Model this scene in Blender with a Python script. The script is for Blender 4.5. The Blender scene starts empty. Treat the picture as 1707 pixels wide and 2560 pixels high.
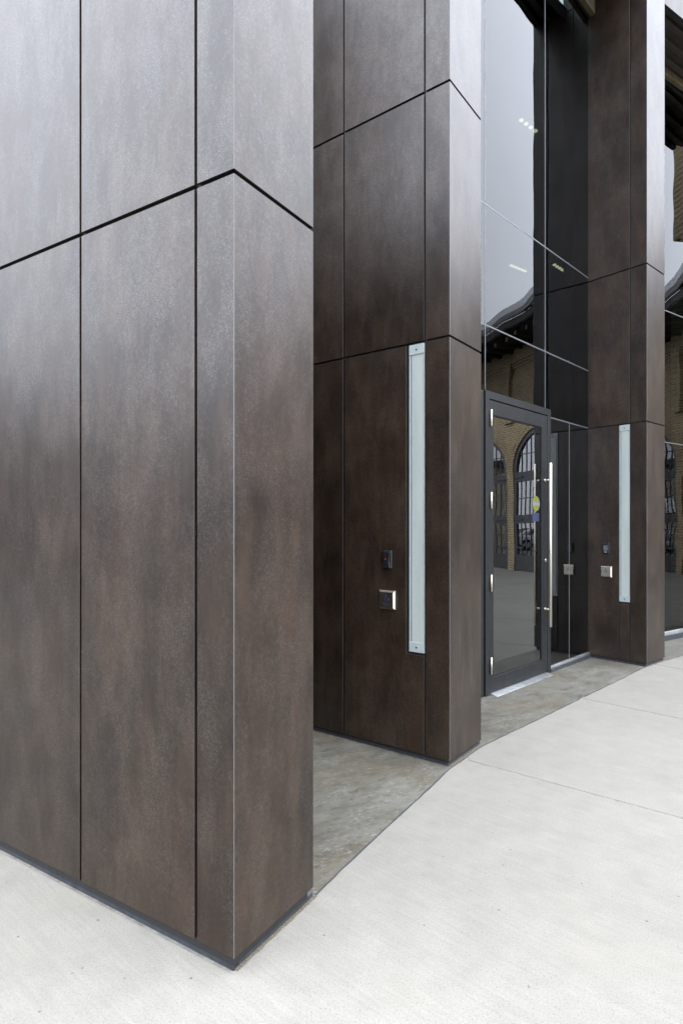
import bpy, bmesh, math, random
from mathutils import Vector, Matrix
random.seed(7)
R = math.radians
SC = bpy.context.scene
COL = SC.collection

# ------------------------------------------------------------------ camera
cam_d = bpy.data.cameras.new('camera'); cam = bpy.data.objects.new('camera', cam_d); COL.objects.link(cam)
cam.location = (0, 0, 1.407); cam.rotation_euler = (R(90), 0, 0)
cam_d.sensor_fit = 'VERTICAL'; cam_d.sensor_height = 36.0
cam_d.lens = 36.0 * 1486.9 / 2560
cam_d.shift_x = (853.5 - 850.7) / 2560
cam_d.shift_y = (1316.4 - 1280) / 2560
cam_d.clip_start = 0.05; cam_d.clip_end = 2000
SC.camera = cam

# ------------------------------------------------------------------ sky and light (overcast)
SUN_EL, SUN_AZ = R(52), R(150)
W = bpy.data.worlds.new('World'); SC.world = W; W.use_nodes = True
nt = W.node_tree; nt.nodes.clear()
def wn(t, **k):
    n = nt.nodes.new(t)
    for a, b in k.items(): setattr(n, a, b)
    return n
sky = wn('ShaderNodeTexSky', sky_type='NISHITA', sun_disc=False, sun_elevation=SUN_EL, sun_rotation=SUN_AZ)
hs = wn('ShaderNodeHueSaturation'); hs.inputs['Saturation'].default_value = 0.35
bg1 = wn('ShaderNodeBackground'); bg1.inputs['Strength'].default_value = 0.08
tc = wn('ShaderNodeTexCoord'); sx = wn('ShaderNodeSeparateXYZ')
mr = wn('ShaderNodeMapRange'); mr.inputs['From Min'].default_value = 0; mr.inputs['From Max'].default_value = 1
mr.inputs['To Min'].default_value = 0.50; mr.inputs['To Max'].default_value = 1.0
cl = wn('ShaderNodeTexNoise'); cl.inputs['Scale'].default_value = 2.2; cl.inputs['Detail'].default_value = 5
clr = wn('ShaderNodeMapRange'); clr.inputs['From Min'].default_value = .3; clr.inputs['From Max'].default_value = .7
clr.inputs['To Min'].default_value = .92; clr.inputs['To Max'].default_value = 1.08
mu = wn('ShaderNodeMath', operation='MULTIPLY'); mu2 = wn('ShaderNodeMath', operation='MULTIPLY'); mu2.inputs[1].default_value = 7.75
bg2 = wn('ShaderNodeBackground'); bg2.inputs['Color'].default_value = (0.925, 0.975, 1.085, 1)
add = wn('ShaderNodeAddShader'); wo = wn('ShaderNodeOutputWorld')
L = nt.links.new
L(sky.outputs[0], hs.inputs['Color']); L(hs.outputs[0], bg1.inputs['Color'])
L(tc.outputs['Generated'], sx.inputs[0]); L(sx.outputs['Z'], mr.inputs['Value'])
L(tc.outputs['Generated'], cl.inputs['Vector']); L(cl.outputs[0], clr.inputs['Value'])
L(mr.outputs[0], mu.inputs[0]); L(clr.outputs[0], mu.inputs[1]); L(mu.outputs[0], mu2.inputs[0])
L(mu2.outputs[0], bg2.inputs['Strength'])
L(bg1.outputs[0], add.inputs[0]); L(bg2.outputs[0], add.inputs[1]); L(add.outputs[0], wo.inputs['Surface'])
sd = bpy.data.lights.new('sun', 'SUN'); sd.energy = 0.6; sd.angle = R(40); sd.color = (1, .97, .92)
sun = bpy.data.objects.new('sun', sd); COL.objects.link(sun)
to_sun = Vector((math.sin(SUN_AZ) * math.cos(SUN_EL), math.cos(SUN_AZ) * math.cos(SUN_EL), math.sin(SUN_EL)))
sun.rotation_euler = to_sun.to_track_quat('Z', 'Y').to_euler()
vs = SC.view_settings
vs.view_transform = 'Standard'; vs.look = 'None'; vs.exposure = 0.0; vs.gamma = 1.0; vs.use_curve_mapping = False
SC.cycles.use_denoising = True
SC.cycles.sample_clamp_indirect = 8
SC.cycles.max_bounces = 8; SC.cycles.glossy_bounces = 6; SC.cycles.transparent_max_bounces = 16
SC.cycles.caustics_reflective = False; SC.cycles.caustics_refractive = False

# ------------------------------------------------------------------ material helpers
class NT:
    def __init__(s, name):
        s.m = bpy.data.materials.new(name); s.m.use_nodes = True; s.t = s.m.node_tree; s.t.nodes.clear()
        s.out = s.t.nodes.new('ShaderNodeOutputMaterial')
    def n(s, t, ins=None, **k):
        n = s.t.nodes.new(t)
        for a, b in k.items(): setattr(n, a, b)
        for a, b in (ins or {}).items():
            if hasattr(b, 'is_linked') or isinstance(b, bpy.types.NodeSocket): s.t.links.new(b, n.inputs[a])
            else: n.inputs[a].default_value = b
        return n
    def l(s, a, b): s.t.links.new(a, b)
    def math(s, op, a, b=None, c=False):
        n = s.t.nodes.new('ShaderNodeMath'); n.operation = op; n.use_clamp = c
        for i, v in enumerate((a, b)):
            if v is None: continue
            if isinstance(v, bpy.types.NodeSocket): s.l(v, n.inputs[i])
            else: n.inputs[i].default_value = v
        return n.outputs[0]
    def rng(s, v, a, b, c, d):
        n = s.n('ShaderNodeMapRange', {'Value': v, 'From Min': a, 'From Max': b, 'To Min': c, 'To Max': d}); return n.outputs[0]
    def coords(s, scale=(1, 1, 1), rot=(0, 0, 0), rand=0.0, kind='Object'):
        tc = s.n('ShaderNodeTexCoord'); v = tc.outputs[kind]
        if rand:
            oi = s.n('ShaderNodeObjectInfo'); r = s.math('MULTIPLY', oi.outputs['Random'], rand)
            cb = s.n('ShaderNodeCombineXYZ', {'X': r, 'Y': r, 'Z': r})
            ad = s.n('ShaderNodeVectorMath', {0: v, 1: cb.outputs[0]}, operation='ADD'); v = ad.outputs[0]
        if any(rot): v = s.n('ShaderNodeMapping', {'Vector': v, 'Rotation': rot}).outputs[0]
        return s.n('ShaderNodeMapping', {'Vector': v, 'Scale': scale}).outputs[0]
    def noise(s, v, scale, detail=4, rough=.55):
        return s.n('ShaderNodeTexNoise', {'Vector': v, 'Scale': scale, 'Detail': detail, 'Roughness': rough}).outputs['Fac']
    def ramp(s, f, stops):
        n = s.n('ShaderNodeValToRGB', {'Fac': f}); e = n.color_ramp.elements
        while len(e) < len(stops): e.new(.5)
        for q, (p, c) in zip(e, stops): q.position = p; q.color = (*c, 1)
        return n.outputs['Color']
    def mix(s, f, a, b, blend='MIX'):
        n = s.n('ShaderNodeMix', data_type='RGBA', blend_type=blend)
        for nm, v in ((0, f), (6, a), (7, b)):
            if isinstance(v, bpy.types.NodeSocket): s.l(v, n.inputs[nm])
            else: n.inputs[nm].default_value = (*v, 1) if isinstance(v, tuple) and len(v) == 3 else v
        return n.outputs[2]
    def bump(s, h, strength, dist, normal=None):
        i = {'Height': h, 'Strength': strength, 'Distance': dist}
        if normal is not None: i['Normal'] = normal
        return s.n('ShaderNodeBump', i).outputs[0]
    def pbr(s, **k):
        b = s.n('ShaderNodeBsdfPrincipled')
        for a, v in k.items():
            a = a.replace('_', ' ')
            if isinstance(v, bpy.types.NodeSocket): s.l(v, b.inputs[a])
            else: b.inputs[a].default_value = (*v, 1) if isinstance(v, tuple) and len(v) == 3 else v
        s.l(b.outputs[0], s.out.inputs[0]); return s.m

def panel_material():
    s = NT('patina_metal')
    c = s.coords(rand=37.0)
    st = s.coords(scale=(1, 1, .24), rand=53.0)
    cloud = s.noise(c, 3.2, 5, .62)
    streak = s.noise(st, 30, 3, .5)
    wide = s.noise(st, 6.0, 4, .55)
    fine = s.noise(c, 75, 4, .7)
    f = s.math('ADD', s.math('ADD', s.math('MULTIPLY', cloud, .40), s.math('MULTIPLY', fine, .24)),
               s.math('ADD', s.math('MULTIPLY', streak, .10), s.math('MULTIPLY', wide, .26)))
    base = s.ramp(f, [(.37, (0.0059, 0.0034, 0.0022)), (.46, (0.0106, 0.0061, 0.0037)), (.54, (0.0169, 0.0098, 0.0060)), (.66, (0.0288, 0.0176, 0.0110))])
    tan = s.rng(s.noise(st, 11.0, 4, .6), .52, .70, 0, .55)
    base = s.mix(tan, base, (0.0317, 0.0196, 0.0120))
    red = s.rng(s.noise(st, 5.0, 3, .6), .56, .76, 0, .32)
    base = s.mix(red, base, (0.0288, 0.0117, 0.0067))
    oi = s.n('ShaderNodeObjectInfo')
    base = s.mix(1.0, base, s.ramp(oi.outputs['Random'], [(0, (.80, .80, .80)), (1, (1.22, 1.19, 1.14))]), 'MULTIPLY')
    # fine pale etched grain, denser in soft upright drifts
    clus = s.rng(s.math('ADD', s.math('MULTIPLY', s.noise(s.coords(scale=(1, 1, .45), rand=21.0), 7.0, 5, .7), .8), s.math('MULTIPLY', fine, .35)), .50, .66, 0, 1)
    sp = s.rng(s.noise(c, 360, 2, .8), .50, .68, 0, 1)
    sp2 = s.rng(s.noise(c, 190, 2, .7), .52, .66, 0, 1)
    speck = s.math('MULTIPLY', s.math('ADD', s.math('MULTIPLY', sp, .6), s.math('MULTIPLY', sp2, .4), True), clus, True)
    base = s.mix(s.math('MULTIPLY', speck, .15), base, (.12, .10, .08))
    rough = s.math('ADD', s.rng(cloud, .3, .7, .355, .405), s.math('MULTIPLY', speck, .06))
    rough = s.math('ADD', rough, s.rng(oi.outputs['Random'], 0, 1, -.025, .03))
    spec = s.math('ADD', s.rng(cloud, .3, .7, .44, .52), s.math('MULTIPLY', speck, .95))
    n1 = s.bump(s.noise(c, 230, 3, .7), .10, .0011)
    n2 = s.bump(wide, .03, .002, n1)
    return s.pbr(Base_Color=base, Roughness=rough, IOR=1.50, Specular_IOR_Level=spec, Normal=n2)

def plain(name, col, rough=.5, metal=0.0, nscale=40, var=.15, bump=.05, ior=1.5):
    s = NT(name); c = s.coords(rand=11.0)
    n = s.noise(c, nscale, 4)
    d = tuple(v * (1 - var) for v in col); h = tuple(min(1, v * (1 + var)) for v in col)
    base = s.ramp(n, [(.3, d), (.7, h)])
    r = s.rng(s.noise(c, nscale * .4, 3), .3, .7, rough * .85, min(1, rough * 1.15))
    nb = s.bump(n, bump, .002)
    return s.pbr(Base_Color=base, Roughness=r, Metallic=metal, Normal=nb, IOR=ior)

def white_concrete():
    s = NT('light_concrete')
    c = s.coords()
    br = s.coords(scale=(1, .05, 1), rot=(0, 0, R(-49)))      # broom strokes, square to the building
    big = s.noise(c, .8, 5, .6); mid = s.noise(c, 7, 6, .65)
    base = s.ramp(s.math('ADD', s.math('MULTIPLY', big, .5), s.math('MULTIPLY', mid, .5)),
                  [(.34, (0.1692, 0.1623, 0.1417)), (.5, (0.1997, 0.1912, 0.1674)), (.66, (0.2263, 0.2169, 0.1906))])
    broom = s.noise(br, 70, 4, .7)
    base = s.mix(s.rng(broom, .40, .64, .0, .30), base, (0.1331, 0.1275, 0.1090))
    grit = s.noise(c, 150, 3, .8)
    base = s.mix(s.rng(grit, .50, .64, 0, .62), base, (0.1094, 0.1037, 0.0893))
    base = s.mix(s.rng(s.noise(c, 210, 2, .8), .56, .7, 0, .5), base, (0.2568, 0.2458, 0.2189))
    vo = s.n('ShaderNodeTexVoronoi', {'Vector': c, 'Scale': 17.0, 'Randomness': 1.0})
    pit = s.math('MULTIPLY', s.rng(vo.outputs['Distance'], .05, .09, 1, 0), s.rng(s.noise(c, 6, 2), .50, .6, 0, 1), True)
    base = s.mix(s.math('MULTIPLY', pit, .8), base, (0.0570, 0.0513, 0.0429))
    warm = s.rng(s.noise(c, 1.6, 5), .52, .75, 0, .45)
    base = s.mix(warm, base, (0.1902, 0.1743, 0.1374))
    h = s.math('ADD', s.math('MULTIPLY', broom, .6), s.math('MULTIPLY', grit, .6))
    h = s.math('SUBTRACT', h, s.math('MULTIPLY', pit, 1.5))
    return s.pbr(Base_Color=base, Roughness=.9, Normal=s.bump(h, .4, .002))

def worn_concrete():
    s = NT('worn_concrete')
    c = s.coords(rot=(0, 0, R(-42))); c2 = s.coords(scale=(1, .38, 1), rot=(0, 0, R(60)))
    big = s.noise(c, 1.5, 6, .62); mid = s.noise(c2, 11, 6, .7)
    f = s.math('ADD', s.math('MULTIPLY', big, .5), s.math('MULTIPLY', mid, .5))
    base = s.ramp(f, [(.36, (0.0513, 0.0474, 0.0366)), (.46, (0.0885, 0.0836, 0.0683)), (.56, (0.1132, 0.1086, 0.0906)), (.68, (0.1522, 0.1474, 0.1271))])
    tan = s.rng(s.noise(c, 2.2, 5), .48, .67, 0, .48)
    base = s.mix(tan, base, (0.0867, 0.0690, 0.0381))
    fl = s.rng(s.noise(c2, 75, 4, .75), .53, .66, 0, .85)
    base = s.mix(s.math('MULTIPLY', fl, s.rng(s.noise(c, 4, 3), .40, .58, .1, 1)), base, (0.2123, 0.2052, 0.1763))
    dk = s.rng(s.noise(c2, 42, 4, .7), .54, .68, 0, .65)
    base = s.mix(dk, base, (0.0442, 0.0396, 0.0302))
    r = s.rng(mid, .3, .7, .5, .8)
    return s.pbr(Base_Color=base, Roughness=r, Normal=s.bump(s.noise(c2, 70, 5, .75), .4, .002))

def brick_material():
    s = NT('buff_brick')
    tc = s.n('ShaderNodeTexCoord'); sp = s.n('ShaderNodeSeparateXYZ', {0: tc.outputs['Object']})
    cb = s.n('ShaderNodeCombineXYZ', {'X': sp.outputs['X'], 'Y': sp.outputs['Z'], 'Z': 0.0})
    b = s.n('ShaderNodeTexBrick', {'Vector': cb.outputs[0], 'Color1': (.37, .28, .165, 1), 'Color2': (.255, .185, .10, 1), 'Mortar': (.065, .052, .036, 1),
                                    'Scale': 1.0, 'Mortar Size': .012, 'Mortar Smooth': .2, 'Bias': -.1, 'Brick Width': .225, 'Row Height': .0775})
    c = s.coords()
    col = s.mix(s.rng(s.noise(c, 1.2, 5), .35, .7, 0, .5), b.outputs['Color'], (.33, .26, .15))
    col = s.mix(s.rng(s.noise(c, 14, 3), .5, .75, 0, .4), col, (.48, .40, .27))
    nb = s.bump(s.math('SUBTRACT', 1.0, b.outputs['Fac']), .6, .008)
    return s.pbr(Base_Color=col, Roughness=.85, Normal=nb)

def glass_material(name, tint, gain, wave=.03, wscale=2.2):
    s = NT(name)
    tr = s.n('ShaderNodeBsdfTransparent', {'Color': (*tint, 1)})
    c = s.coords(rand=9.0)
    nz = s.n('ShaderNodeTexNoise', {'Vector': c, 'Scale': wscale, 'Detail': 1.0, 'Roughness': .4}).outputs['Color']
    off = s.n('ShaderNodeVectorMath', {0: nz, 1: (.5, .5, .5)}, operation='SUBTRACT').outputs[0]
    off = s.n('ShaderNodeVectorMath', {0: off, 'Scale': wave}, operation='SCALE').outputs[0]
    gn = s.n('ShaderNodeNewGeometry').outputs['Normal']
    nb = s.n('ShaderNodeVectorMath', {0: s.n('ShaderNodeVectorMath', {0: gn, 1: off}, operation='ADD').outputs[0]}, operation='NORMALIZE').outputs[0]     # slightly rippled sheet
    gl = s.n('ShaderNodeBsdfGlossy', {'Color': (.97, .985, 1, 1), 'Roughness': .0, 'Normal': nb})
    lw = s.n('ShaderNodeLayerWeight', {'Blend': .5, 'Normal': nb}); ge = s.n('ShaderNodeNewGeometry')
    f = s.math('ADD', .075, s.math('MULTIPLY', s.math('POWER', lw.outputs['Facing'], 5.0), .925))     # both coated faces of the sheet, taken at its outer side
    f = s.math('MULTIPLY', s.math('MULTIPLY', f, gain), s.math('SUBTRACT', 1.0, ge.outputs['Backfacing']), True)
    mx = s.n('ShaderNodeMixShader', {0: f, 1: tr.outputs[0], 2: gl.outputs[0]})
    s.l(mx.outputs[0], s.out.inputs[0]); return s.m

def emit(name, col, e):
    s = NT(name); em = s.n('ShaderNodeEmission', {'Color': (*col, 1), 'Strength': e}); s.l(em.outputs[0], s.out.inputs[0]); return s.m

def acrylic():
    s = NT('frosted_acrylic'); c = s.coords()
    n = s.noise(s.coords(scale=(1, 1, .2)), 9, 4)
    base = s.ramp(n, [(.3, (.36, .405, .392)), (.7, (.43, .475, .455))])
    sm = s.rng(s.noise(c, 11, 4), .60, .75, 0, .4)
    base = s.mix(sm, base, (.27, .32, .34))
    b = s.n('ShaderNodeBsdfPrincipled', {'Base Color': base, 'Roughness': .35, 'Transmission Weight': .15})
    s.l(b.outputs[0], s.out.inputs[0]); return s.m

M = {}
M['panel'] = panel_material()
M['core'] = plain('black_substrate', (.010, .010, .011), .6)
M['edge'] = plain('bare_panel_edge', (.055, .057, .062), .45, .1, 60, .1)
M['trim'] = plain('mitred_corner_edge', (.085, .088, .095), .45, .1, 60, .1)
M['plinth'] = plain('charcoal_flashing', (.030, .034, .042), .42, 0, 30, .35, .15)
M['concrete'] = white_concrete()
M['worn'] = worn_concrete()
M['joint'] = plain('joint_sealant', (.040, .043, .049), .7, 0, 60, .4, .5)
M['tanjoint'] = plain('dusty_joint', (.175, .168, .147), .9, 0, 30, .3, .3)
M['glass'] = glass_material('reflective_glass', (.30, .33, .32), 0.66, .012, 2.6)
M['sideglass'] = glass_material('side_glass', (.30, .33, .32), 1.2, .008, 2.2)
M['doorglass'] = glass_material('door_glass', (.42, .45, .44), 1.75, .006, 2.4)
M['pane'] = glass_material('old_pane_glass', (.04, .045, .05), 3.2, .006, 2.5)
M['seal'] = plain('silver_glazing_seal', (.10, .106, .115), .4, .2, 9, .1, 0)
M['frame'] = plain('charcoal_aluminium', (.0105, .0115, .0125), .50, 0, 25, .2, .02, 1.35)
M['steel'] = plain('brushed_steel', (.62, .58, .50), .30, 1.0, 9, .06, 0)
M['darksteel'] = plain('dark_bronze_steel', (.10, .09, .09), .35, 1.0, 9, .1, 0)
M['alu'] = plain('mill_aluminium', (.66, .68, .70), .42, 1.0, 9, .08, 0)
M['paintedalu'] = plain('pale_grey_housing', (.31, .35, .352), .45, 0, 30, .06)
M['acrylic'] = acrylic()
M['blackplastic'] = plain('black_plastic', (.010, .010, .012), .28, 0, 60, .2)
M['silverprint'] = plain('silver_print', (.35, .36, .36), .4, .3)
M['blueprint'] = plain('blue_engraving', (.018, .022, .07), .5)
M['led'] = emit('red_led', (1, .06, .03), 2.0)
M['lamp'] = emit('fluorescent_tube', (1, .93, .62), 4.0)
M['brick'] = brick_material()
M['gutter'] = plain('zinc_gutter', (.50, .51, .54), .5, .0, 3, .15)
M['soffit'] = plain('dark_timber_soffit', (.028, .022, .018), .6, 0, 8, .3)
M['tanwood'] = plain('oiled_timber', (.11, .085, .052), .5, 0, 14, .3)
M['gate'] = plain('grey_painted_timber', (.045, .046, .050), .55, 0, 12, .2)
M['slate'] = plain('roof_slate', (.07, .072, .08), .6, 0, 5, .25)
M['asphalt'] = plain('asphalt', (.055, .055, .056), .9, 0, 2, .25)
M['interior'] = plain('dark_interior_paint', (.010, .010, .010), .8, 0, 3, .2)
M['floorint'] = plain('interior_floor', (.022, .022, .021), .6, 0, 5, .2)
M['cream'] = plain('cream_cladding', (.52, .47, .34), .7, 0, 2, .1)
M['darkclad'] = plain('dark_ribbed_cladding', (.10, .095, .09), .6, 0, 2, .2)
M['carwhite'] = plain('white_car_paint', (.62, .63, .64), .22)
M['carred'] = plain('dark_red_car_paint', (.16, .018, .018), .22)
M['rubber'] = plain('tyre_rubber', (.015, .015, .015), .8)
M['yellow'] = plain('yellow_sticker_film', (.10, .11, .014), .5)
M['bluefilm'] = plain('blue_sticker_film', (.012, .018, .05), .5)
M['greyfilm'] = plain('grey_sticker_print', (.12, .125, .13), .5)

# ------------------------------------------------------------------ mesh helpers
def link(name, me, mat, parent=None, mats=None):
    o = bpy.data.objects.new(name, me); COL.objects.link(o)
    for m in (mats or [mat]): me.materials.append(M[m]) if len(me.materials) < len(mats or [mat]) else None
    if parent is not None: o.parent = parent
    return o
def tag(o, label=None, cat=None, group=None, kind=None):
    for k, v in (('label', label), ('category', cat), ('group', group), ('kind', kind)):
        if v: o[k] = v
    return o
def thing(name, label, cat, loc=(0, 0, 0), rz=0.0, group=None):
    o = bpy.data.objects.new(name, None); COL.objects.link(o); o.location = loc; o.rotation_euler = (0, 0, rz)
    o.empty_display_size = .2
    return tag(o, label, cat, group)
def bm_box(bm, x0, x1, y0, y1, z0, z1):
    v = [bm.verts.new((x, y, z)) for z in (z0, z1) for y in (y0, y1) for x in (x0, x1)]
    for f in ((0, 2, 3, 1), (4, 5, 7, 6), (0, 1, 5, 4), (2, 6, 7, 3), (0, 4, 6, 2), (1, 3, 7, 5)): bm.faces.new([v[i] for i in f])
    return v
def bm_prism(bm, poly, fn, a, b):
    """poly: 2D outline; fn(p, h) -> 3D point; extruded from h=a to h=b"""
    A = [bm.verts.new(fn(p, a)) for p in poly]; B = [bm.verts.new(fn(p, b)) for p in poly]
    n = len(poly); bm.faces.new(A); bm.faces.new(list(reversed(B)))
    for i in range(n): bm.faces.new([A[i], B[i], B[(i + 1) % n], A[(i + 1) % n]])
def bm_cyl(bm, p0, p1, r, seg=16, r1=None):
    p0, p1 = Vector(p0), Vector(p1); q = (p1 - p0).to_track_quat('Z', 'Y'); r1 = r if r1 is None else r1
    A, B = [], []
    for i in range(seg):
        a = 2 * math.pi * i / seg; e = Vector((math.cos(a), math.sin(a), 0))
        A.append(bm.verts.new(p0 + q @ (e * r))); B.append(bm.verts.new(p1 + q @ (e * r1)))
    bm.faces.new(list(reversed(A))); bm.faces.new(B)
    for i in range(seg): bm.faces.new([A[i], A[(i + 1) % seg], B[(i + 1) % seg], B[i]])
def finish(bm, bevel=0, smooth=False, bmat=None):
    bmesh.ops.recalc_face_normals(bm, faces=bm.faces[:])
    if bevel:
        r = bmesh.ops.bevel(bm, geom=[e for e in bm.edges if e.calc_face_angle(0) > .5], offset=bevel, segments=1, affect='EDGES', profile=.5)
        if bmat is not None:
            for f in r['faces']: f.material_index = bmat
    me = bpy.data.meshes.new('mesh'); bm.to_mesh(me); bm.free()
    if smooth:
        for p in me.polygons: p.use_smooth = True
    return me
def box(name, mat, parent, x0, x1, y0, y1, z0, z1, bevel=0):
    bm = bmesh.new(); bm_box(bm, x0, x1, y0, y1, z0, z1); return link(name, finish(bm, bevel), mat, parent)
def cyl(name, mat, parent, p0, p1, r, seg=16, r1=None, bevel=0):
    bm = bmesh.new(); bm_cyl(bm, p0, p1, r, seg, r1); me = finish(bm, bevel)
    for p in me.polygons: p.use_smooth = len(p.vertices) == 4
    return link(name, me, mat, parent)
SIDE = lambda p, h: (h, p[0], p[1])          # outline in (depth, z), thickness along the fin's width
FRONT = lambda p, h: (p[0], h, p[1])         # outline in (width, z), thickness along the fin's depth
def panel(parent, poly, fn, a, b, name='panel'):
    bm = bmesh.new(); bm_prism(bm, poly, fn, a, b)
    return link(name, finish(bm, .0006, bmat=1), 'panel', parent, ['panel', 'edge'])
rect = lambda a, b, z0, z1: [(a, z0), (b, z0), (b, z1), (a, z1)]

# ------------------------------------------------------------------ ground
def ground_poly(name, pts, z, mat, thick=.2, parent=None, kind='structure'):
    bm = bmesh.new(); bm_prism(bm, pts, lambda p, h: (p[0], p[1], h), z - thick, z)
    o = link(name, finish(bm), mat, parent)
    if kind: o['kind'] = kind
    return o
bm = bmesh.new(); bm_box(bm, -400, 400, -400, 400, -1.2, -.25)
tag(link('ground', finish(bm), 'asphalt'), kind='structure')

FIN = [dict(x=-.3310, y=1.8540, th=31.865, z0=.058, h1=2.5167, h2=4.03),
       dict(x=.6372, y=3.4668, th=37.263, z0=.0388, h1=2.520, h2=4.011),
       dict(x=3.0593, y=5.9435, th=49.378, z0=.0405, h1=2.4597, h2=4.039)]
FW = .4365
CEN = Vector((13.7, -6.6)); RAD = 16.4
def polar(a, r): return Vector((CEN.x + r * math.cos(R(a)), CEN.y + r * math.sin(R(a))))
def fin_pt(i, w, s):
    f = FIN[i]; t = Vector((math.sin(R(f['th'])), math.cos(R(f['th'])))); n = Vector((-t.y, t.x))
    return Vector((f['x'], f['y'])) + t * w + n * s

# edge between the worn threshold slab and the light pavement, wobbling like the saw cut
edge_key = [(-.42, 2.12), (-.25, 2.20), (-.095, 2.279), (.063, 2.544), (.254, 2.853), (.435, 3.14), (.626, 3.454), (.921, 3.835), (1.284, 4.189), (1.975, 4.884), (2.517, 5.424), (3.058, 5.974), (3.42, 6.26), (6.3, 8.4)]
edge = []
for i in range(len(edge_key) - 1):
    a, b = Vector(edge_key[i]), Vector(edge_key[i + 1]); n = max(2, int((b - a).length / .06)); d = (b - a).normalized(); nn = Vector((d.y, -d.x))
    for k in range(n):
        w = .0012 * math.sin(k * .9 + i) + random.uniform(-.0015, .0015)
        edge.append(a + (b - a) * (k / n) + nn * (w if 1 < i < 12 else 0))
edge.append(Vector(edge_key[-1]))
inner = [Vector(q) for q in ((2.2, 12.0), (-4.0, 6.0), (-2.2, 3.4))]
ground_poly('threshold_slab', [tuple(v) for v in edge[:]] + [tuple(v) for v in inner], .0, 'worn')
# joint filler: a narrow dark ribbon just below both slabs
rib = []
off = .010
for side in (1, -1):
    pts = []
    for i, v in enumerate(edge):
        d = (edge[min(i + 1, len(edge) - 1)] - edge[max(i - 1, 0)]).normalized(); nn = Vector((d.y, -d.x))
        pts.append(v + nn * (off + random.uniform(-.002, .002) if side == 1 else -.01))
    rib.append(pts)
outer_edge = rib[0]
ground_poly('joint_filler', [tuple(v) for v in rib[0]] + [tuple(v) for v in reversed(rib[1])], -.0015, 'joint', .1)

# light pavement: slabs between radial joints, each its own piece, joints recessed
pav = bpy.data.objects.new('pavement', None); COL.objects.link(pav); pav['kind'] = 'structure'
def lineseg(p, q): return Vector(p), (Vector(q) - Vector(p)).normalized()
rad_joint = [((.779, 3.572), (1.65, 2.865)), ((1.971, 4.876), (2.501, 4.344)), ((3.221, 6.066), (3.365, 5.843))]
def nearest(p): return min(range(len(outer_edge)), key=lambda i: (outer_edge[i] - Vector(p)).length)
JG = .002
def slab(pts):
    bm = bmesh.new(); bm_prism(bm, [tuple(p) for p in pts], lambda p, h: (p[0], p[1], h), -.16, 0.0)
    bmesh.ops.recalc_face_normals(bm, faces=bm.faces[:])
    top = [e for e in bm.edges if all(v.co.z > -.01 for v in e.verts) and e.calc_length() > .3]
    bmesh.ops.bevel(bm, geom=top, offset=.005, segments=2, affect='EDGES')
    return link('slab', finish(bm), 'concrete', pav)
def jdir(j): a, d = lineseg(*rad_joint[j]); return a, d
dirs = [jdir(j) for j in range(3)]
LR = 4.2                                             # ring width of the first slabs
ia = [nearest(d[0]) for d in dirs]
# slab in front of the first fin (wraps round the fin's outer side)
a0, d0 = dirs[0]; g = Vector((-d0.y, d0.x)) * JG
if g.dot(Vector((-1, -1))) < 0: g = -g
P1 = a0 + g - d0 * .012
# in front of fin one the pavement runs past the fin, up its outer side
f0 = lambda w, s: fin_pt(0, w, s)
left = [f0(-.001, -.012), f0(-.012 + .012, 0)]
big = [P1, a0 + d0 * LR + g, a0 + d0 * LR + Vector((-6.5, -4.5)), Vector((-9.5, 0.5)), Vector((-8.5, 5.2)), f0(.012, 9.0), f0(.014, .014), f0(FW + .03, .014)]
k0 = nearest(f0(FW + .03, 0)) + 1
big += [v for v in outer_edge[k0:] if (v - P1).dot(Vector((-d0.y, d0.x)) * (1 if Vector((-d0.y, d0.x)).dot(Vector((1, 1))) > 0 else -1)) < -.02]
slab(big)
def between(p, q):                                   # pavement-edge points strictly between two joints
    u = (q - p).normalized(); L_ = (q - p).length
    return [v for v in outer_edge if .03 < (v - p).dot(u) < L_ - .03 and (v - p).length < L_ + .2]
for j in range(2):
    (a, d), (b, e) = dirs[j], dirs[j + 1]
    t = (b - a).normalized() * JG
    slab([a + t - d * .012] + between(a, b) + [b - t - e * .012, b + e * LR - t, a + d * LR + t])
# beyond the third joint towards the brick part, plus the rest of the yard in rings
def arc(a0, a1, r, n=5): return [polar(a0 + (a1 - a0) * i / n, r) for i in range(n + 1)]
a, d = dirs[2]; nx = Vector((5.5, 4.2)); t = (nx - d * 0).normalized() * JG
e3 = Vector((.62, -.78)); b3 = Vector((4.75, 7.05))
slab([a + (b3 - a).normalized() * JG - d * .012] + between(a, b3) + [b3, b3 + e3 * LR - (b3 - a).normalized() * JG, a + d * LR + (b3 - a).normalized() * JG])
e4 = Vector((.5, -.86)); b4 = Vector((6.4, 8.25))
slab([b3 + (b4 - b3).normalized() * .012, b4, b4 + e4 * LR, b3 + e3 * LR + (b4 - b3).normalized() * .012])
# joint bed under the slabs (dusty joints)
ground_poly('joint_bed', [(-14, -14), (30, -14), (34, 14), (2, 12), (-14, 9)], -.0022, 'tanjoint', .2)
# the wider yard: rings of slabs around the turntable centre
for r0, r1, da in ((9.2, 12.15, 9.9), (6.0, 9.2, 13.2), (2.6, 6.0, 20)):
    n = int(175 / da)
    for k in range(n):
        A0 = 150 - k * da
        q = math.degrees(.006 / r1)
        slab(arc(A0 - q, A0 - da + q, r1 - .006) + list(reversed(arc(A0 - q, A0 - da + q, r0 + .006))))
for k in range(11):                                   # slabs along the brick front
    A0 = 113 - k * 6.6
    slab(arc(A0 - .02, A0 - 6.58, 16.1) + list(reversed(arc(A0 - .02, A0 - 6.58, 12.16))))

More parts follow.
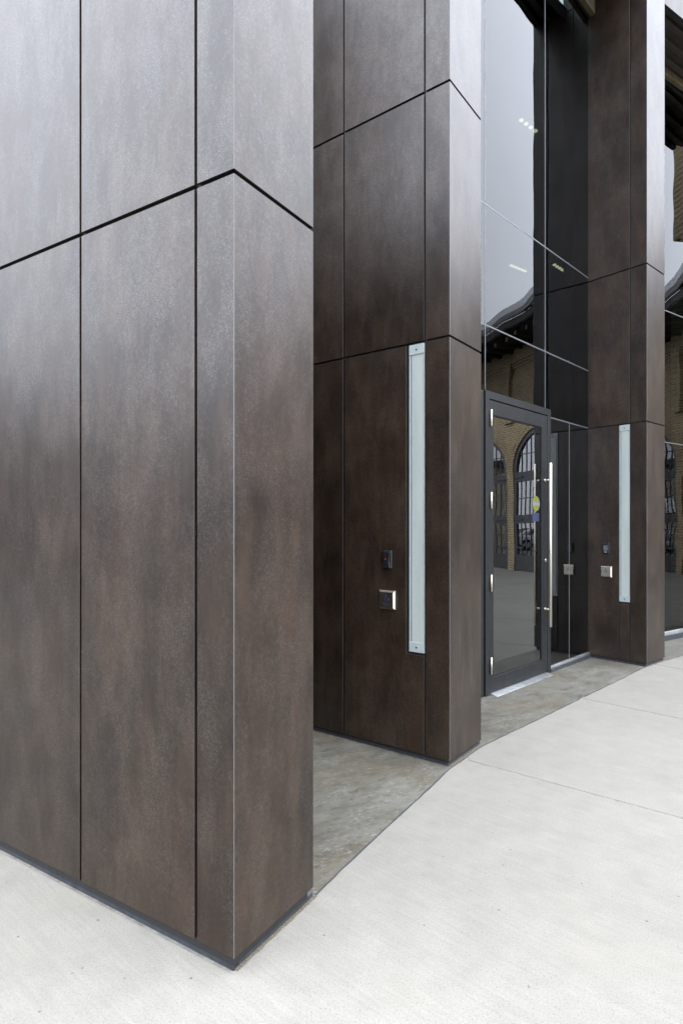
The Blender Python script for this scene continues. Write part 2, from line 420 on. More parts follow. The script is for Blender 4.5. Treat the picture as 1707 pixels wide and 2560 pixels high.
# ------------------------------------------------------------------ fins
def make_fin(i, label, top, depth, rows, slot=None):
    f = FIN[i]
    t = thing('clad_fin', label, 'pillar', (f['x'], f['y'], 0), R(90 - f['th']), 'metal clad fins along the curved front')
    g, T = .0064, .012
    z0 = f['z0']; zs = [z0] + rows + [top]
    box('core', 'core', t, .016, FW - .016, .016, depth - .02, .02, top - .01)
    seams = [0, .1655, .7725, 1.38, 1.9875]
    seams = [q for q in seams if q < depth - .1] + [depth]
    for r in range(len(zs) - 1):
        za, zb = zs[r] + (g + .001 if r else 0), zs[r + 1] - (g + .001)
        for c in range(len(seams) - 1):
            ya, yb = seams[c] + (g if c else .0014), seams[c + 1] - g
            poly = rect(ya, yb, za, zb)
            if slot and r == 0 and c == 1:
                zt, zl = slot
                if i == 1:       # one big panel notched round the light
                    poly = [(ya, za), (yb, za), (yb, zb), (.2945, zb), (.2945, zl), (ya, zl)]
                else:            # a separate small panel below the light
                    panel(t, rect(.1795, .2735, za, .608), SIDE, 0, T)
                    poly = rect(.2835, yb, za, zb)
            elif slot and i == 1 and r == 0 and c == 0: pass
            panel(t, poly, SIDE, 0, T)
            panel(t, rect(ya, yb, za, zb), SIDE, FW, FW - T)       # far side
        panel(t, rect(.0014, FW - .0014, za, zb), FRONT, 0, T)     # front
        # bright mitred corner
        for cx in (0, FW):
            bm = bmesh.new(); sgn = 1 if cx == 0 else -1
            bm_prism(bm, [(cx, .0017), (cx + sgn * .0017, 0), (cx + sgn * .006, .006)], lambda p, h: (p[0], p[1], h), za + .0005, zb - .0005)
            link('corner_trim', finish(bm), 'trim', t)
    # recessed plinth with a folded flashing foot
    box('plinth', 'core', t, .03, FW - .02, .03, depth, -.02, z0 + .02)
    bm = bmesh.new()
    prof = [(.022, -.01), (.022, .018), (.034, .030), (.05, .030), (.05, -.01)]
    bm_prism(bm, prof, lambda p, h: (p[0], h, p[1]), .022, depth)
    link('flashing', finish(bm, .0015), 'plinth', t)
    bm = bmesh.new(); bm_prism(bm, prof, lambda p, h: (h, p[0], p[1]), .0225, FW + .028)
    link('flashing', finish(bm, .0015), 'plinth', t)
    bm = bmesh.new(); bm_prism(bm, [(FW - p[0], p[1]) for p in prof], lambda p, h: (p[0], h, p[1]), .06, depth)
    link('flashing', finish(bm, .0015), 'plinth', t)
    # top cap
    box('cap', 'plinth', t, -.004, FW + .004, -.004, depth, top + .002, top + .03, .002)
    return t
TOPZ = 8.3
fin1 = make_fin(0, 'nearest fin of brown patina metal panels, filling the left half of the picture', 4.03, 2.0, [FIN[0]['h1']])
fin2 = make_fin(1, 'middle fin of brown patina metal panels with tall light strip and access button', TOPZ, 2.2, [FIN[1]['h1'], FIN[1]['h2'], 6.2], (2.515, .629))
fin3 = make_fin(2, 'farthest fin of brown patina metal panels, to the right of the glass door', TOPZ, .9, [FIN[2]['h1'], FIN[2]['h2'], 7.1], (2.455, .608))

def grit_line(fin, label, w):
    bm = bmesh.new(); rr = random.Random(3); n = 46; a = []; b = []
    for k in range(n + 1):
        x = .03 + (FW + .01) * k / n
        a.append((x, .03)); b.append((x, .012 - w * (.25 + .75 * rr.random()) * (.5 + .5 * math.sin(k * .37 + w * 90) ** 2)))
    bm_prism(bm, a + list(reversed(b)), lambda p, h: (p[0], p[1], h), -.001, .0016)
    o = link('sand_line', finish(bm), 'sand'); o.location = fin.location; o.rotation_euler = fin.rotation_euler
    return tag(o, label, 'sand', kind='stuff')
M['sand'] = plain('blown_sand', (.115, .098, .072), .95, 0, 120, .45, .3)
grit_line(fin1, 'thin line of sand blown against the foot of the nearest fin', .006)
grit_line(fin2, 'thin line of sand blown against the foot of the middle fin', .016)
grit_line(fin3, 'thin line of sand blown against the foot of the farthest fin', .02)

def light_strip(fin, z0, z1, label):
    t = thing('light_strip', label, 'light', fin.location, fin.rotation_euler.z, 'vertical light strips in the fins')
    y0, y1 = .1725, .2755
    box('housing', 'paintedalu', t, .0115, .0145, y0, y1, z0, z1)
    box('flange', 'paintedalu', t, .0035, .0114, y1 - .0085, y1, z0 + .062, z1 - .062, .001)
    box('flange', 'paintedalu', t, .0035, .0114, y0, y0 + .0045, z0 + .062, z1 - .062, .001)
    box('diffuser', 'acrylic', t, .006, .0113, y0 + .0055, y1 - .0165, z0 + .058, z1 - .058, .001)
    box('gasket', 'greyfilm', t, .0085, .0113, y1 - .0162, y1 - .0087, z0 + .06, z1 - .06)
    for za, zb in ((z0, z0 + .061), (z1 - .061, z1)):
        c = box('end_cap', 'paintedalu', t, .0015, .0113, y0, y1, za, zb, .0012)
        zc = (za + zb) / 2 - .002
        cyl('screw', 'darksteel', c, (-.0005, (y0 + y1) / 2, zc), (.004, (y0 + y1) / 2, zc), .0055, 12)
    return t
light_strip(fin2, .6445, 2.512, 'tall frosted white light strip set into the middle fin, near the camera')
light_strip(fin3, .633, 2.452, 'narrow frosted white light strip set into the farthest fin, right of the door')

def reader(fin, yc, zc, w, h, label, keypad):
    t = thing('card_reader', label, 'card reader', fin.location, fin.rotation_euler.z)
    y0, y1, z0, z1 = yc - w / 2, yc + w / 2, zc - h / 2, zc + h / 2
    box('body', 'blackplastic', t, -.016, -.0005, y0, y1, z0, z1, .004)
    if keypad:
        s = box('screen', 'greyfilm', t, -.0185, -.0162, yc - w * .27, yc + w * .27, zc - h * .22, zc + h * .24, .0008)
        for k in range(4):
            for q in range(3):
                box('key', 'blueprint', s, -.0192, -.0186, yc - .012 + q * .012 - .0032, yc - .012 + q * .012 + .0032, zc - .014 + k * .0115, zc - .0075 + k * .0115)
        for q in range(4): box('mark', 'silverprint', t, -.0175, -.0162, yc - .012 + q * .0066, yc - .0068 + q * .0066, zc - h * .40, zc - h * .32)
        cyl('indicator', 'yellow', t, (-.0175, yc + w * .32, zc + h * .38), (-.016, yc + w * .32, zc + h * .38), .0022, 8)
    else:
        bm = bmesh.new()                         # waisted cover
        pts = []
        for k in range(9):
            u = k / 8; pts.append((y0 + .006 + .0065 * math.sin(math.pi * u), z0 + .006 + (h - .014) * u))
        for k in range(9):
            u = 1 - k / 8; pts.append((y1 - .006 - .0065 * math.sin(math.pi * u), z0 + .006 + (h - .014) * u))
        bm_prism(bm, pts, lambda p, hh: (hh, p[0], p[1]), -.026, -.0155)
        link('cover', finish(bm, .002), 'blackplastic', t)
        cyl('indicator', 'led', t, (-.0272, yc + .006, zc + .004), (-.0255, yc + .006, zc + .004), .0022, 8)
    return t
reader(fin2, .424, 1.201, .066, .113, 'black card reader with a red dot beside the tall light strip of middle fin', False)
reader(fin3, .411, 1.181, .074, .115, 'black keypad card reader with small screen on the farthest fin', True)

def push_plate(fin, yc, zc, label):
    t = thing('push_plate', label, 'door button', fin.location, fin.rotation_euler.z)
    h = .0585; dp = .022
    bm = bmesh.new()
    o = [bm.verts.new((-.0005, yc + a * h, zc + b * h)) for a, b in ((-1, -1), (1, -1), (1, 1), (-1, 1))]
    m = [bm.verts.new((-.010, yc + a * h, zc + b * h)) for a, b in ((-1, -1), (1, -1), (1, 1), (-1, 1))]
    i = [bm.verts.new((-dp, yc + a * (h - .010), zc + b * (h - .010))) for a, b in ((-1, -1), (1, -1), (1, 1), (-1, 1))]
    for A, B in ((o, m), (m, i)):
        for k in range(4): bm.faces.new([A[k], A[(k + 1) % 4], B[(k + 1) % 4], B[k]])
    bm.faces.new(i); bm.faces.new(list(reversed(o)))
    p = link('plate', finish(bm), 'steel', t)
    # wheelchair symbol (seen from the front, +depth is to the left)
    bm = bmesh.new(); X0, X1 = -dp - .0010, -dp + .0005
    fy = lambda a: yc - a; sc = .0205
    def stroke(pts, wd):
        for (a, b), (c, d) in zip(pts, pts[1:]):
            v = Vector((c - a, d - b)); L_ = v.length; v /= L_; n = Vector((-v.y, v.x)) * wd / 2
            q = [(a - v.x * wd * .3 + n.x, b - v.y * wd * .3 + n.y), (a - v.x * wd * .3 - n.x, b - v.y * wd * .3 - n.y), (c + v.x * wd * .3 - n.x, d + v.y * wd * .3 - n.y), (c + v.x * wd * .3 + n.x, d + v.y * wd * .3 + n.y)]
            bm_prism(bm, [(fy(x), zc + z) for x, z in q], lambda p_, hh: (hh, p_[0], p_[1]), X0, X1)
    up = .008
    ring = [(-.002 + .0125 * math.cos(R(a)), -.003 + up + .0125 * math.sin(R(a))) for a in range(100, 381, 20)]
    stroke(ring, .0030)
    stroke([(-.004, .021 + up), (-.003, .005 + up), (.009, .004 + up), (.014, -.010 + up), (.019, -.008 + up)], .0034)
    stroke([(-.0035, .013 + up), (.007, .013 + up)], .0028)
    bm_cyl(bm, (X0, fy(-.0045), zc + .026 + up), (X1, fy(-.0045), zc + .026 + up), .0036, 10)
    link('wheelchair_symbol', finish(bm), 'blueprint', t)
    # two short printed lines
    cu = []
    for txt, zz, s in (('PUSH TO', -.026, .0115), ('OPEN', -.037, .0115)):
        if fin is not fin2: break
        tcu = bpy.data.curves.new('lettering', 'FONT'); tcu.body = txt; tcu.size = s; tcu.align_x = 'CENTER'; tcu.extrude = .0004
        tmp = bpy.data.objects.new('tmp', tcu); COL.objects.link(tmp); bpy.context.view_layer.update()
        me = bpy.data.meshes.new_from_object(tmp.evaluated_get(bpy.context.evaluated_depsgraph_get()))
        bpy.data.objects.remove(tmp)
        # text plane xy -> (x: -depth direction, z up) on the plate's face
        me.transform(Matrix(((0, 0, -1, -dp - .0006), (-1, 0, 0, yc), (0, 1, 0, zc + zz), (0, 0, 0, 1))))
        me.materials.clear(); link('lettering', me, 'blueprint', t)
    return t
push_plate(fin2, .4255, .950, 'square steel push button with wheelchair symbol below the card reader, middle fin')
push_plate(fin3, .4055, .933, 'small square steel push button with wheelchair symbol on the farthest fin')

# ------------------------------------------------------------------ glazed bay with the door
A = Vector((2.026, 5.764)); TH = 44.9
dA = Vector((math.sin(R(TH)), math.cos(R(TH))))
U0, U1 = -2.245, .956
def pane(parent, x0, x1, z0, z1, mat='glass', y0=0.0, y1=.012):
    return box('pane', mat, parent, x0 + .004, x1 - .004, y0, y1, z0 + .004, z1 - .004)
cw = thing('curtain_wall', 'tall reflecting glass wall around the entrance door, between two metal fins', 'glass wall', (A.x, A.y, 0), R(90 - TH), 'glass walls between the fins')
TOPG = 6.88
cols = [U0, -1.172, -.099, U1]
rows = [2.535, 3.083, 4.083, TOPG]
for a, b in zip(cols, cols[1:]):
    for c, d in zip(rows, rows[1:]):
        c2 = 2.466 if (a == -.099 and c == 2.535) else c
        pane(cw, a, b, c2, d)
pane(cw, U0, -1.175, .06, 2.535)
pane(cw, -.03, .435, .058, 2.466, 'sideglass'); pane(cw, .435, U1, .058, 2.466, 'sideglass')
def seal(parent, x0, x1, z0, z1, mat='seal', y0=-.0015, y1=.010):
    return box('glazing_joint', mat, parent, x0, x1, y0, y1, z0, z1)
for z in rows[1:3]: seal(cw, U0, U1, z - .0055, z + .0055)
seal(cw, -.028, U1, 2.4605, 2.4715)
for x in cols[1:3]:
    for za, zb in ((2.541, rows[1] - .006), (rows[1] + .006, rows[2] - .006), (rows[2] + .006, TOPG)): seal(cw, x - .0045, x + .0045, za, zb)
seal(cw, .4305, .4395, .062, 2.460)
seal(cw, U1 - .008, U1 + .004, .062, TOPG)
box('sill', 'plinth', cw, -.023, U1 + .01, -.028, .05, -.01, .030, .002)
box('sill_cap', 'alu', cw, -.023, U1 + .006, -.016, .04, .0305, .056, .004)
box('head', 'frame', cw, U0, U1, -.03, .06, TOPG + .001, TOPG + .27)
for x in (-.113, .423, .93):
    for z in (.075, 3.07, 4.07): box('setting_block', 'seal', cw, x - .003, x + .003, -.003, -.0002, z + .01, z + .03) if z > 2.4 or x > 0 else None
# glass-film stickers belong to the door, below
door = thing('entrance_door', 'dark framed glass entrance door with long steel pull handle', 'door', (A.x - dA.x * .034, A.y - dA.y * .034, 0), R(90 - TH))
FX0, FX1 = -1.165, .010
jm = box('frame_jamb', 'frame', door, FX0, FX0 + .062, -.024, .10, .012, 2.533, .003)
box('frame_jamb', 'frame', door, FX1 - .066, FX1, -.024, .10, -.005, 2.533 - .064, .003)
box('frame_head', 'frame', door, FX0 + .0622, FX1, -.024, .10, 2.469, 2.533, .003)
box('side_post', 'core', door, FX0 - .16, FX0 - .002, -.005, .10, .0, 2.533, .003)
box('side_strip', 'frame', door, FX0 - .055, FX0 - .020, -.014, -.0055, .02, 2.52, .002)
LX0, LX1 = -1.098, -.060
box('stile', 'frame', door, LX0, -1.036, -.020, .03, .022, 2.463, .003)
box('stile', 'frame', door, -.157, LX1, -.020, .03, .022, 2.463, .003)
box('top_rail', 'frame', door, -1.0355, -.1575, -.0195, .03, 2.342, 2.4625, .003)
box('bottom_rail', 'frame', door, -1.0355, -.1575, -.0195, .03, .022, .145, .003)
pane(door, -1.04, -.153, .141, 2.346, 'doorglass', -.006, .006)
for nm, a in (('bead', (-1.0355, -1.029, .1455, 2.3415)), ('bead', (-.164, -.1575, .1455, 2.3415)), ('bead', (-1.0285, -.1645, .1455, .152)), ('bead', (-1.0285, -.1645, 2.335, 2.3415))):
    box(nm, 'frame', door, a[0], a[1], -.0125, -.0065, a[2], a[3], .0015)
for z0, z1 in ((2.243, 2.378), (1.556, 1.693), (.867, 1.006), (.18, .32)):
    h = cyl('hinge', 'steel', door, (-1.097, -.034, z0), (-1.097, -.034, z1), .0105, 16, bevel=.0015)
    for k in range(1, 5):
        zk = z0 + (z1 - z0) * k / 5
        cyl('knuckle_gap', 'darksteel', h, (-1.097, -.034, zk - .0009), (-1.097, -.034, zk + .0009), .0108, 16)
    box('leaf', 'darksteel', h, -1.114, -1.080, -.0262, -.0242, z0 + .002, z1 - .002)
hd = thing('pull', None, None); bpy.data.objects.remove(hd)
hb = cyl('pull_handle', 'steel', door, (-.119, -.080, .462), (-.119, -.080, 2.005), .0145, 20, bevel=.001)
for z in (.626, 1.845):
    cyl('standoff', 'steel', hb, (-.116, -.0215, z), (-.119, -.078, z), .010, 14)
    cyl('rosette', 'steel', hb, (-.116, -.0205, z), (-.116, -.031, z), .0165, 18, bevel=.002)
cyl('lock_cylinder', 'steel', door, (-.1025, -.0205, 1.086), (-.1025, -.032, 1.086), .0165, 20, bevel=.002)
cyl('keyhole', 'darksteel', door, (-.1025, -.0325, 1.086), (-.1025, -.0315, 1.086), .007, 12)
bm = bmesh.new()
bm_prism(bm, [(-.085, -.004), (-.085, .004), (-.03, .017), (.04, .017), (.04, -.004)], lambda p, h: (h, p[0], p[1]), -1.092, -.072)
link('threshold', finish(bm, .001), 'alu', door)
box('foot_block', 'plinth', door, FX1 - .062, FX1 + .004, -.027, -.0002 + .02, -.006, -.0055 + .0005)
# round sticker on the inside of the door glass, with a notice below it
bm = bmesh.new(); bm_cyl(bm, (-.262, -.0088, 1.62), (-.262, -.0064, 1.62), .072, 28)
link('round_sticker', finish(bm), 'yellow', door)
box('sticker_band', 'greyfilm', door, -.330, -.194, -.0098, -.0090, 1.60, 1.635)
box('notice', 'bluefilm', door, -.335, -.20, -.0080, -.0064, 1.455, 1.535)

# ------------------------------------------------------------------ second glazed bay, right of the farthest fin
B = Vector((3.012, 6.667)); TB = 55.5
cw2 = thing('curtain_wall', 'sliver of reflecting glass wall right of the farthest fin, at the picture edge', 'glass wall', (B.x, B.y, 0), R(90 - TB), 'glass walls between the fins')
UB = 3.05
for a, b in ((0.0, 1.02), (1.02, 2.04), (2.04, UB)):
    for c, d in ((.11, 2.45), (2.45, 4.08), (4.08, TOPG)): pane(cw2, a, b, c, d)
for z in (2.45, 4.08): seal(cw2, 0, UB, z - .0055, z + .0055)
for x in (1.02, 2.04):
    for za, zb in ((.112, 2.444), (2.456, 4.074), (4.086, TOPG)): seal(cw2, x - .0045, x + .0045, za, zb)
box('sill', 'plinth', cw2, -.01, UB, -.028, .05, -.01, .060, .002)
box('sill_cap', 'alu', cw2, -.01, UB, -.016, .04, .0605, .109, .004)
box('head', 'frame', cw2, 0, UB, -.03, .06, TOPG + .001, TOPG + .11)

# roof edge over both bays: soffit, timber trim, fascia panels
def roof_edge(i_from, p0, p1, label, dz=.20):
    d = (p1 - p0); L_ = d.length; th = math.atan2(d.y, d.x)
    t = thing('roof_edge', label, 'roof edge', (p0.x, p0.y, 0), th, 'roof edges over the glass walls')
    box('soffit_board', 'soffit', t, -.06, L_ + .06, .0605, .62, TOPG + dz + .062, TOPG + dz + .11)
    for y in (.05, .20, .35): box('batten', 'soffit', t, -.05, L_ + .05, y + .06, y + .12, TOPG + dz + .015, TOPG + dz + .061, .003)
    box('timber_trim', 'tanwood', t, -.06, L_ + .06, .50, .555, TOPG + .0, TOPG + dz + .061, .004)
    n = max(2, round(L_ / .62))
    for k in range(n):
        panel(t, rect(k * L_ / n + .004, (k + 1) * L_ / n - .004, TOPG + dz, TOPZ), FRONT, 0, .012, 'fascia_panel')
    box('fascia_core', 'core', t, 0, L_, .013, .06, TOPG + dz + .005, TOPZ - .02)
    return t
roof_edge(1, fin_pt(1, FW + .003, .03), fin_pt(2, -.003, .03), 'dark soffit and panel fascia high above the entrance door')
PB = Vector((5.62, 7.66))
roof_edge(2, fin_pt(2, FW + .003, .03), PB, 'dark soffit and grey panel fascia at the upper right corner', .05)

# ------------------------------------------------------------------ wall closing the recess between the first two fins
t = thing('recess_wall', 'dark metal panel wall at the back of the recess between the first two fins', 'wall', (fin_pt(0, FW, 2.05).x, fin_pt(0, FW, 2.05).y, 0), 0)
pa, pb = fin_pt(0, -.2, 2.06), fin_pt(1, .1, 2.25)
t.location = (pa.x, pa.y, 0); t.rotation_euler = (0, 0, math.atan2((pb - pa).y, (pb - pa).x)); LW = (pb - pa).length
for k in range(3):
    for za, zb in ((.05, 2.51), (2.52, 4.02), (4.03, 6.9)): panel(t, rect(k * LW / 3 + .004, (k + 1) * LW / 3 - .004, za, zb), FRONT, 0, .012)
box('core', 'core', t, 0, LW, .014, .2, 0, 6.89)

# ------------------------------------------------------------------ interior behind the glass
room = bpy.data.objects.new('interior_room', None); COL.objects.link(room); room['kind'] = 'structure'
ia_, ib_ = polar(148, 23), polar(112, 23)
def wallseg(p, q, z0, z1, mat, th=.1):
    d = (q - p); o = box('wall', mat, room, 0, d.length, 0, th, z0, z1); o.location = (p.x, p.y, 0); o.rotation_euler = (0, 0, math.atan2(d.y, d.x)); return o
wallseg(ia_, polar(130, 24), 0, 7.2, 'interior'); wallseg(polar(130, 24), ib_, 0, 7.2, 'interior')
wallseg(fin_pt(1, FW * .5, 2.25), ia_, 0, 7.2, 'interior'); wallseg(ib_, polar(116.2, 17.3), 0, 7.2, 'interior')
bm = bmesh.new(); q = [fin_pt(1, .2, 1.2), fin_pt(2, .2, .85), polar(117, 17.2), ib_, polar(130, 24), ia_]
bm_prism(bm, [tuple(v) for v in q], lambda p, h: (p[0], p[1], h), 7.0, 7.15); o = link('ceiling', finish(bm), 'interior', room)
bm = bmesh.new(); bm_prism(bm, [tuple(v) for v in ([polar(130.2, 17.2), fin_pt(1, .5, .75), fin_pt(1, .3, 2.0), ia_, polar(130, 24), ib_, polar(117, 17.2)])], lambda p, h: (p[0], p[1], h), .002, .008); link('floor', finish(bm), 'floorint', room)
for k, (x, y, z, n, lab) in enumerate(((2.82, 9.45, 5.5, 7, 'lit ceiling lamp with a row of bright cells, seen low through glass'), (2.40, 7.6, 6.52, 4, 'lit ceiling lamp strip seen high up through the glass'), (3.35, 9.1, 5.35, 5, 'lit ceiling lamp behind the right hand glass column, dim and yellow'))):
    t = thing('ceiling_lamp', lab, 'lamp', (x, y, z), R(36 + 4 * k), 'ceiling lamps inside the building')
    box('housing', 'interior', t, -.24, .24, -.07, .07, .02, .07)
    for i in range(n):
        c = -.21 + .42 * (i + .5) / n
        box('lamp_cell', 'lamp', t, c - .09 / n, c + .09 / n, -.02, .02, .0, .019)

# ------------------------------------------------------------------ brick roundhouse
rh = thing('brick_roundhouse', 'old buff brick roundhouse with arched glazed gates, mirrored in the glass', 'building')
PITCH = 9.9
pier = [Vector((15.49, 9.27))]
h = math.atan2(-.246, .969)
left = [Vector((15.49, 9.27)) - 2.88 * Vector((math.cos(h), math.sin(h)))]
left.append(left[-1] - 2.88 * Vector((math.cos(h + R(PITCH)), math.sin(h + R(PITCH)))))
left.append(left[-1] - 2.88 * Vector((math.cos(h + R(2 * PITCH)), math.sin(h + R(2 * PITCH)))))
for k in range(1, 6): pier.append(pier[-1] + 2.88 * Vector((math.cos(h - R(PITCH * k)), math.sin(h - R(PITCH * k)))))
piers = list(reversed(left)) + pier
BW, AR, SP, HW = 2.88, 1.28, 3.11, 7.05
def gate(parent, cx):
    """glazed double gate filling the arch; local x along the wall, y into the wall"""
    Y = .035
    bm = bmesh.new()
    def ring(r0, r1, y0, y1, a0=0, a1=180, n=28):
        for k in range(n):
            A_, B_ = R(a0 + (a1 - a0) * k / n), R(a0 + (a1 - a0) * (k + 1) / n)
            bm_prism(bm, [(cx + r * math.cos(a), SP + r * math.sin(a)) for r, a in ((r0, A_), (r1, A_), (r1, B_), (r0, B_))], FRONT, y0, y1)
    ring(AR - .13, AR - .001, Y, Y + .12)
    for sx_ in (-1, 1): bm_box(bm, *sorted((cx + sx_ * (AR - .13), cx + sx_ * (AR - .001))), Y, Y + .12, .0, SP)
    bm_box(bm, cx - .14, cx + .14, Y - .01, Y + .11, .0, SP + AR - .12)
    for z0, z1 in ((2.82, 3.12), (1.51, 1.78), (.02, .51)):
        for sx_ in (-1, 1): bm_box(bm, *sorted((cx + sx_ * .1405, cx + sx_ * (AR - .1305))), Y + .005, Y + .10, z0, z1)
    g_ = link('gate_frame', finish(bm), 'gate', parent)
    bm = bmesh.new()
    xi = AR - .13
    for sx_ in (-1, 1):
        for k in range(1, 4):
            x = cx + sx_ * (.14 + (xi - .14) * k / 4)
            top = SP + math.sqrt(max(0, xi ** 2 - (x - cx) ** 2))
            bm_box(bm, x - .014, x + .014, Y + .03, Y + .07, .51, top)
        for z in (1.15, 2.3, 3.68):
            xe = xi if z < SP else math.sqrt(xi ** 2 - (z - SP) ** 2)
            bm_box(bm, *sorted((cx + sx_ * .14, cx + sx_ * xe)), Y + .032, Y + .068, z - .013, z + .013)
    link('muntin_grid', finish(bm), 'gate', g_)
    for sx_ in (-1, 1):
        for z0, z1 in ((.51, 1.51), (1.78, 2.82)):
            box('pane', 'pane', g_, *sorted((cx + sx_ * .139, cx + sx_ * (xi + .002))), Y + .048, Y + .054, z0, z1)
        bm = bmesh.new()
        pts = [(cx + sx_ * .139, 3.119)] + [(cx + sx_ * xi * math.cos(R(a)), SP + xi * math.sin(R(a))) for a in range(1, 83, 6)] + [(cx + sx_ * .139, SP + xi * math.sin(R(82.5)))]
        bm_prism(bm, pts, FRONT, Y + .048, Y + .054); link('pane', finish(bm), 'pane', g_)
    for z in (.75, 1.65, 2.97):
        for sx_ in (-1, 1): box('strap_hinge', 'gate', g_, *sorted((cx + sx_ * .75, cx + sx_ * (AR - .01))), Y - .03, Y + .004, z - .03, z + .03, .005)
for k in range(len(piers) - 1):
    p0, p1 = piers[k], piers[k + 1]; d = p1 - p0; w = d.length; cx = w / 2
    bay = bpy.data.objects.new('bay', None); COL.objects.link(bay); bay.parent = rh
    loc, rz = (p0.x, p0.y, 0), math.atan2(d.y, d.x)
    bpy.data.objects.remove(bay)
    def place(o): o.location = loc; o.rotation_euler = (0, 0, rz); return o
    bm = bmesh.new()
    poly = [(0, 0), (cx - AR, 0), (cx - AR, SP)] + [(cx + AR * math.cos(R(a)), SP + AR * math.sin(R(a))) for a in range(174, 0, -6)] + [(cx + AR, SP), (cx + AR, 0), (w, 0), (w, HW + .6), (0, HW + .6)]
    bm_prism(bm, poly, FRONT, 0, .45)
    wall = place(link('wall', finish(bm), 'brick', rh))
    # voussoirs: two rings of bricks on edge, standing proud of the wall
    bm = bmesh.new()
    for r0 in (AR + .004, AR + .125):
        n = 56
        for q in range(n):
            a0, a1 = R(180 * q / n + .25), R(180 * (q + 1) / n - .25); e = random.uniform(-.006, .006)
            bm_prism(bm, [(cx + r * math.cos(a), SP + r * math.sin(a)) for r, a in ((r0, a0), (r0 + .112, a0), (r0 + .112, a1), (r0, a1))], FRONT, -.012 + e, .02)
    vz = link('arch_bricks', finish(bm), 'brick', wall); vz['kind'] = 'stuff'
    # piers and corbelled panel heads
    bm = bmesh.new()
    for xa, xb in ((.0, .20), (w - .20, w)): bm_box(bm, xa, xb, -.10, .001, 4.75, HW + .3)
    link('pier', finish(bm), 'brick', wall)
    for q, (z0, z1, y) in enumerate(((6.42, 6.50, -.035), (6.505, 6.585, -.065), (6.59, HW + .2, -.098))):
        box('corbel', 'brick', wall, .201, w - .201, y, .001, z0, z1)
    e = bpy.data.objects.new('tmp', None); gate_parent = wall; gate(wall, cx)
    # eaves
    bm = bmesh.new()
    bm_prism(bm, [(-1.05, 7.20), (.1, 7.0), (4.5, 9.4), (4.5, 9.55), (-1.10, 7.36)], lambda p, hh: (hh, p[0], p[1]), -.12, w + .12)
    rf = place(link('roof', finish(bm), 'slate', rh))
    bm = bmesh.new()
    bm_prism(bm, [(-1.03, 7.188), (-.10, 7.02), (-.10, 7.0), (-1.03, 7.165)], lambda p, hh: (hh, p[0], p[1]), -.1, w + .1)
    link('soffit', finish(bm), 'soffit', rf)
    bm = bmesh.new()
    bm_prism(bm, [(-1.10, 7.37), (-1.20, 7.37), (-1.28, 7.45), (-1.28, 7.64), (-1.10, 7.64)], lambda p, hh: (hh, p[0], p[1]), -.13, w + .13)
    link('gutter', finish(bm), 'gutter', rf)
    for q in range(5): box('rafter_end', 'soffit', rf, w * (q + .5) / 5 - .05, w * (q + .5) / 5 + .05, -1.0, -.05, 6.90, 7.02)
    if k % 2 == 0: cyl('downpipe', 'gate', wall, (.05, -.16, .1), (.05, -.16, 6.9), .05, 12)
# brick end block between the new glass front and the old gates, corbelled out near the top
eb = thing('brick_pier', 'corbelled brick end pier of the old roundhouse, mirrored at the right picture edge', 'pier')
p0, p1 = Vector((5.62, 7.66)), piers[0]
d = p1 - p0; rz = math.atan2(d.y, d.x); n_ = Vector((d.y, -d.x)).normalized()
o = box('lower_wall', 'brick', eb, .15, d.length, .62, 1.2, 0, 8.4); o.location = (p0.x, p0.y, 0); o.rotation_euler = (0, 0, rz)
for z0, z1, y in ((5.55, 5.625, .45), (5.63, 5.705, .30), (5.71, 5.785, .15), (5.79, 9.0, .0)):
    o = box('corbel' if z1 < 6 else 'upper_wall', 'brick', eb, .30, .95, y - .35, .619, z0, z1); o.location = (p0.x, p0.y, 0); o.rotation_euler = (0, 0, rz)

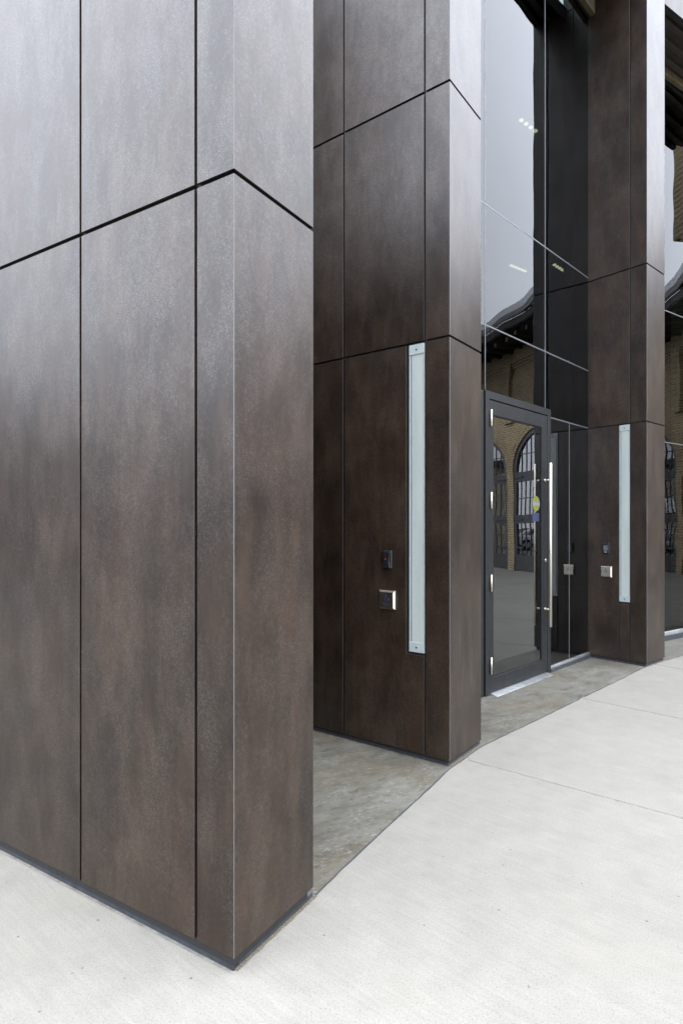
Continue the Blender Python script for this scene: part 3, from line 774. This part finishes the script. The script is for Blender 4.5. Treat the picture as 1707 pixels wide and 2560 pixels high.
# ------------------------------------------------------------------ surroundings that only show as reflections
wh = thing('unseen_building', 'unseen long dark building added left of the fins to darken their low reflections', 'building', (-24, 2, 0), R(80))  # added out of view, height set by how far it darkens the fin's reflection
box('wall', 'darkclad', wh, -30, 30, 0, 14, -.3, 6.0)
bm = bmesh.new(); bm_prism(bm, [(-.6, 6.01), (14.6, 6.01), (7, 8.2)], lambda p, hh: (hh, p[0], p[1]), -30.5, 30.5); link('roof', finish(bm), 'slate', wh)
for k in range(14):
    wdw = box('window', 'gate', wh, -27 + k * 4, -25 + k * 4, -.06, -.002, 1.4, 3.6)
    box('pane', 'pane', wdw, -26.9 + k * 4, -25.1 + k * 4, -.08, -.061, 1.5, 3.5)
ch = thing('cream_building', 'low cream building across the yard, mirrored in the arched gates', 'building', (36, -16, 0), R(-41))
box('wall', 'cream', ch, -14, 14, -8, 0, -.3, 5.2)
box('roof', 'slate', ch, -14.4, 14.4, -8.4, .4, 5.21, 5.6, .03)
for k in range(5):
    wdw = box('window', 'gate', ch, -12 + k * 5, -8.6 + k * 5, .002, .06, 2.2, 3.4)
    box('pane', 'pane', wdw, -11.9 + k * 5, -8.7 + k * 5, .061, .08, 2.3, 3.3)
def car(loc, rz, mat, label):
    t = thing('parked_car', label, 'car', loc, rz, 'cars parked across the yard')
    side = [(-2.15, .32), (-2.2, .62), (-2.1, .86), (-1.2, .95), (-.55, 1.38), (.75, 1.44), (1.55, 1.02), (2.15, .92), (2.2, .5), (2.1, .3)]
    bm = bmesh.new(); bm_prism(bm, side, lambda p, h: (p[0], h * (1 if p[1] < 1.0 else .86), p[1]), -.88, .88)
    b = link('body', finish(bm, .05), mat, t)
    for s_ in (-1, 1):
        bm = bmesh.new(); bm_prism(bm, [(-1.0, .98), (-.5, 1.32), (.7, 1.37), (1.25, 1.02)], lambda p, h: (p[0], s_ * (h + (.0 if p[1] < 1.1 else -.02)), p[1]), .74, .83)
        link('side_window', finish(bm), 'pane', t)
        for x in (-1.35, 1.35):
            wl = cyl('wheel', 'rubber', t, (x, s_ * .72, .33), (x, s_ * .92, .33), .33, 20)
            cyl('rim', 'alu', wl, (x, s_ * .915, .33), (x, s_ * .925, .33), .2, 16)
        box('headlight', 'alu', t, -2.21, -2.12, *sorted((s_ * .5, s_ * .8)), .62, .76, .02)
    return t
car((26.2, -4.2, 0), R(48), 'carwhite', 'white car parked across the yard, mirrored in the arched gates')
car((29.4, -1.2, 0), R(46), 'carred', 'dark red car parked across the yard, mirrored in the arched gates')
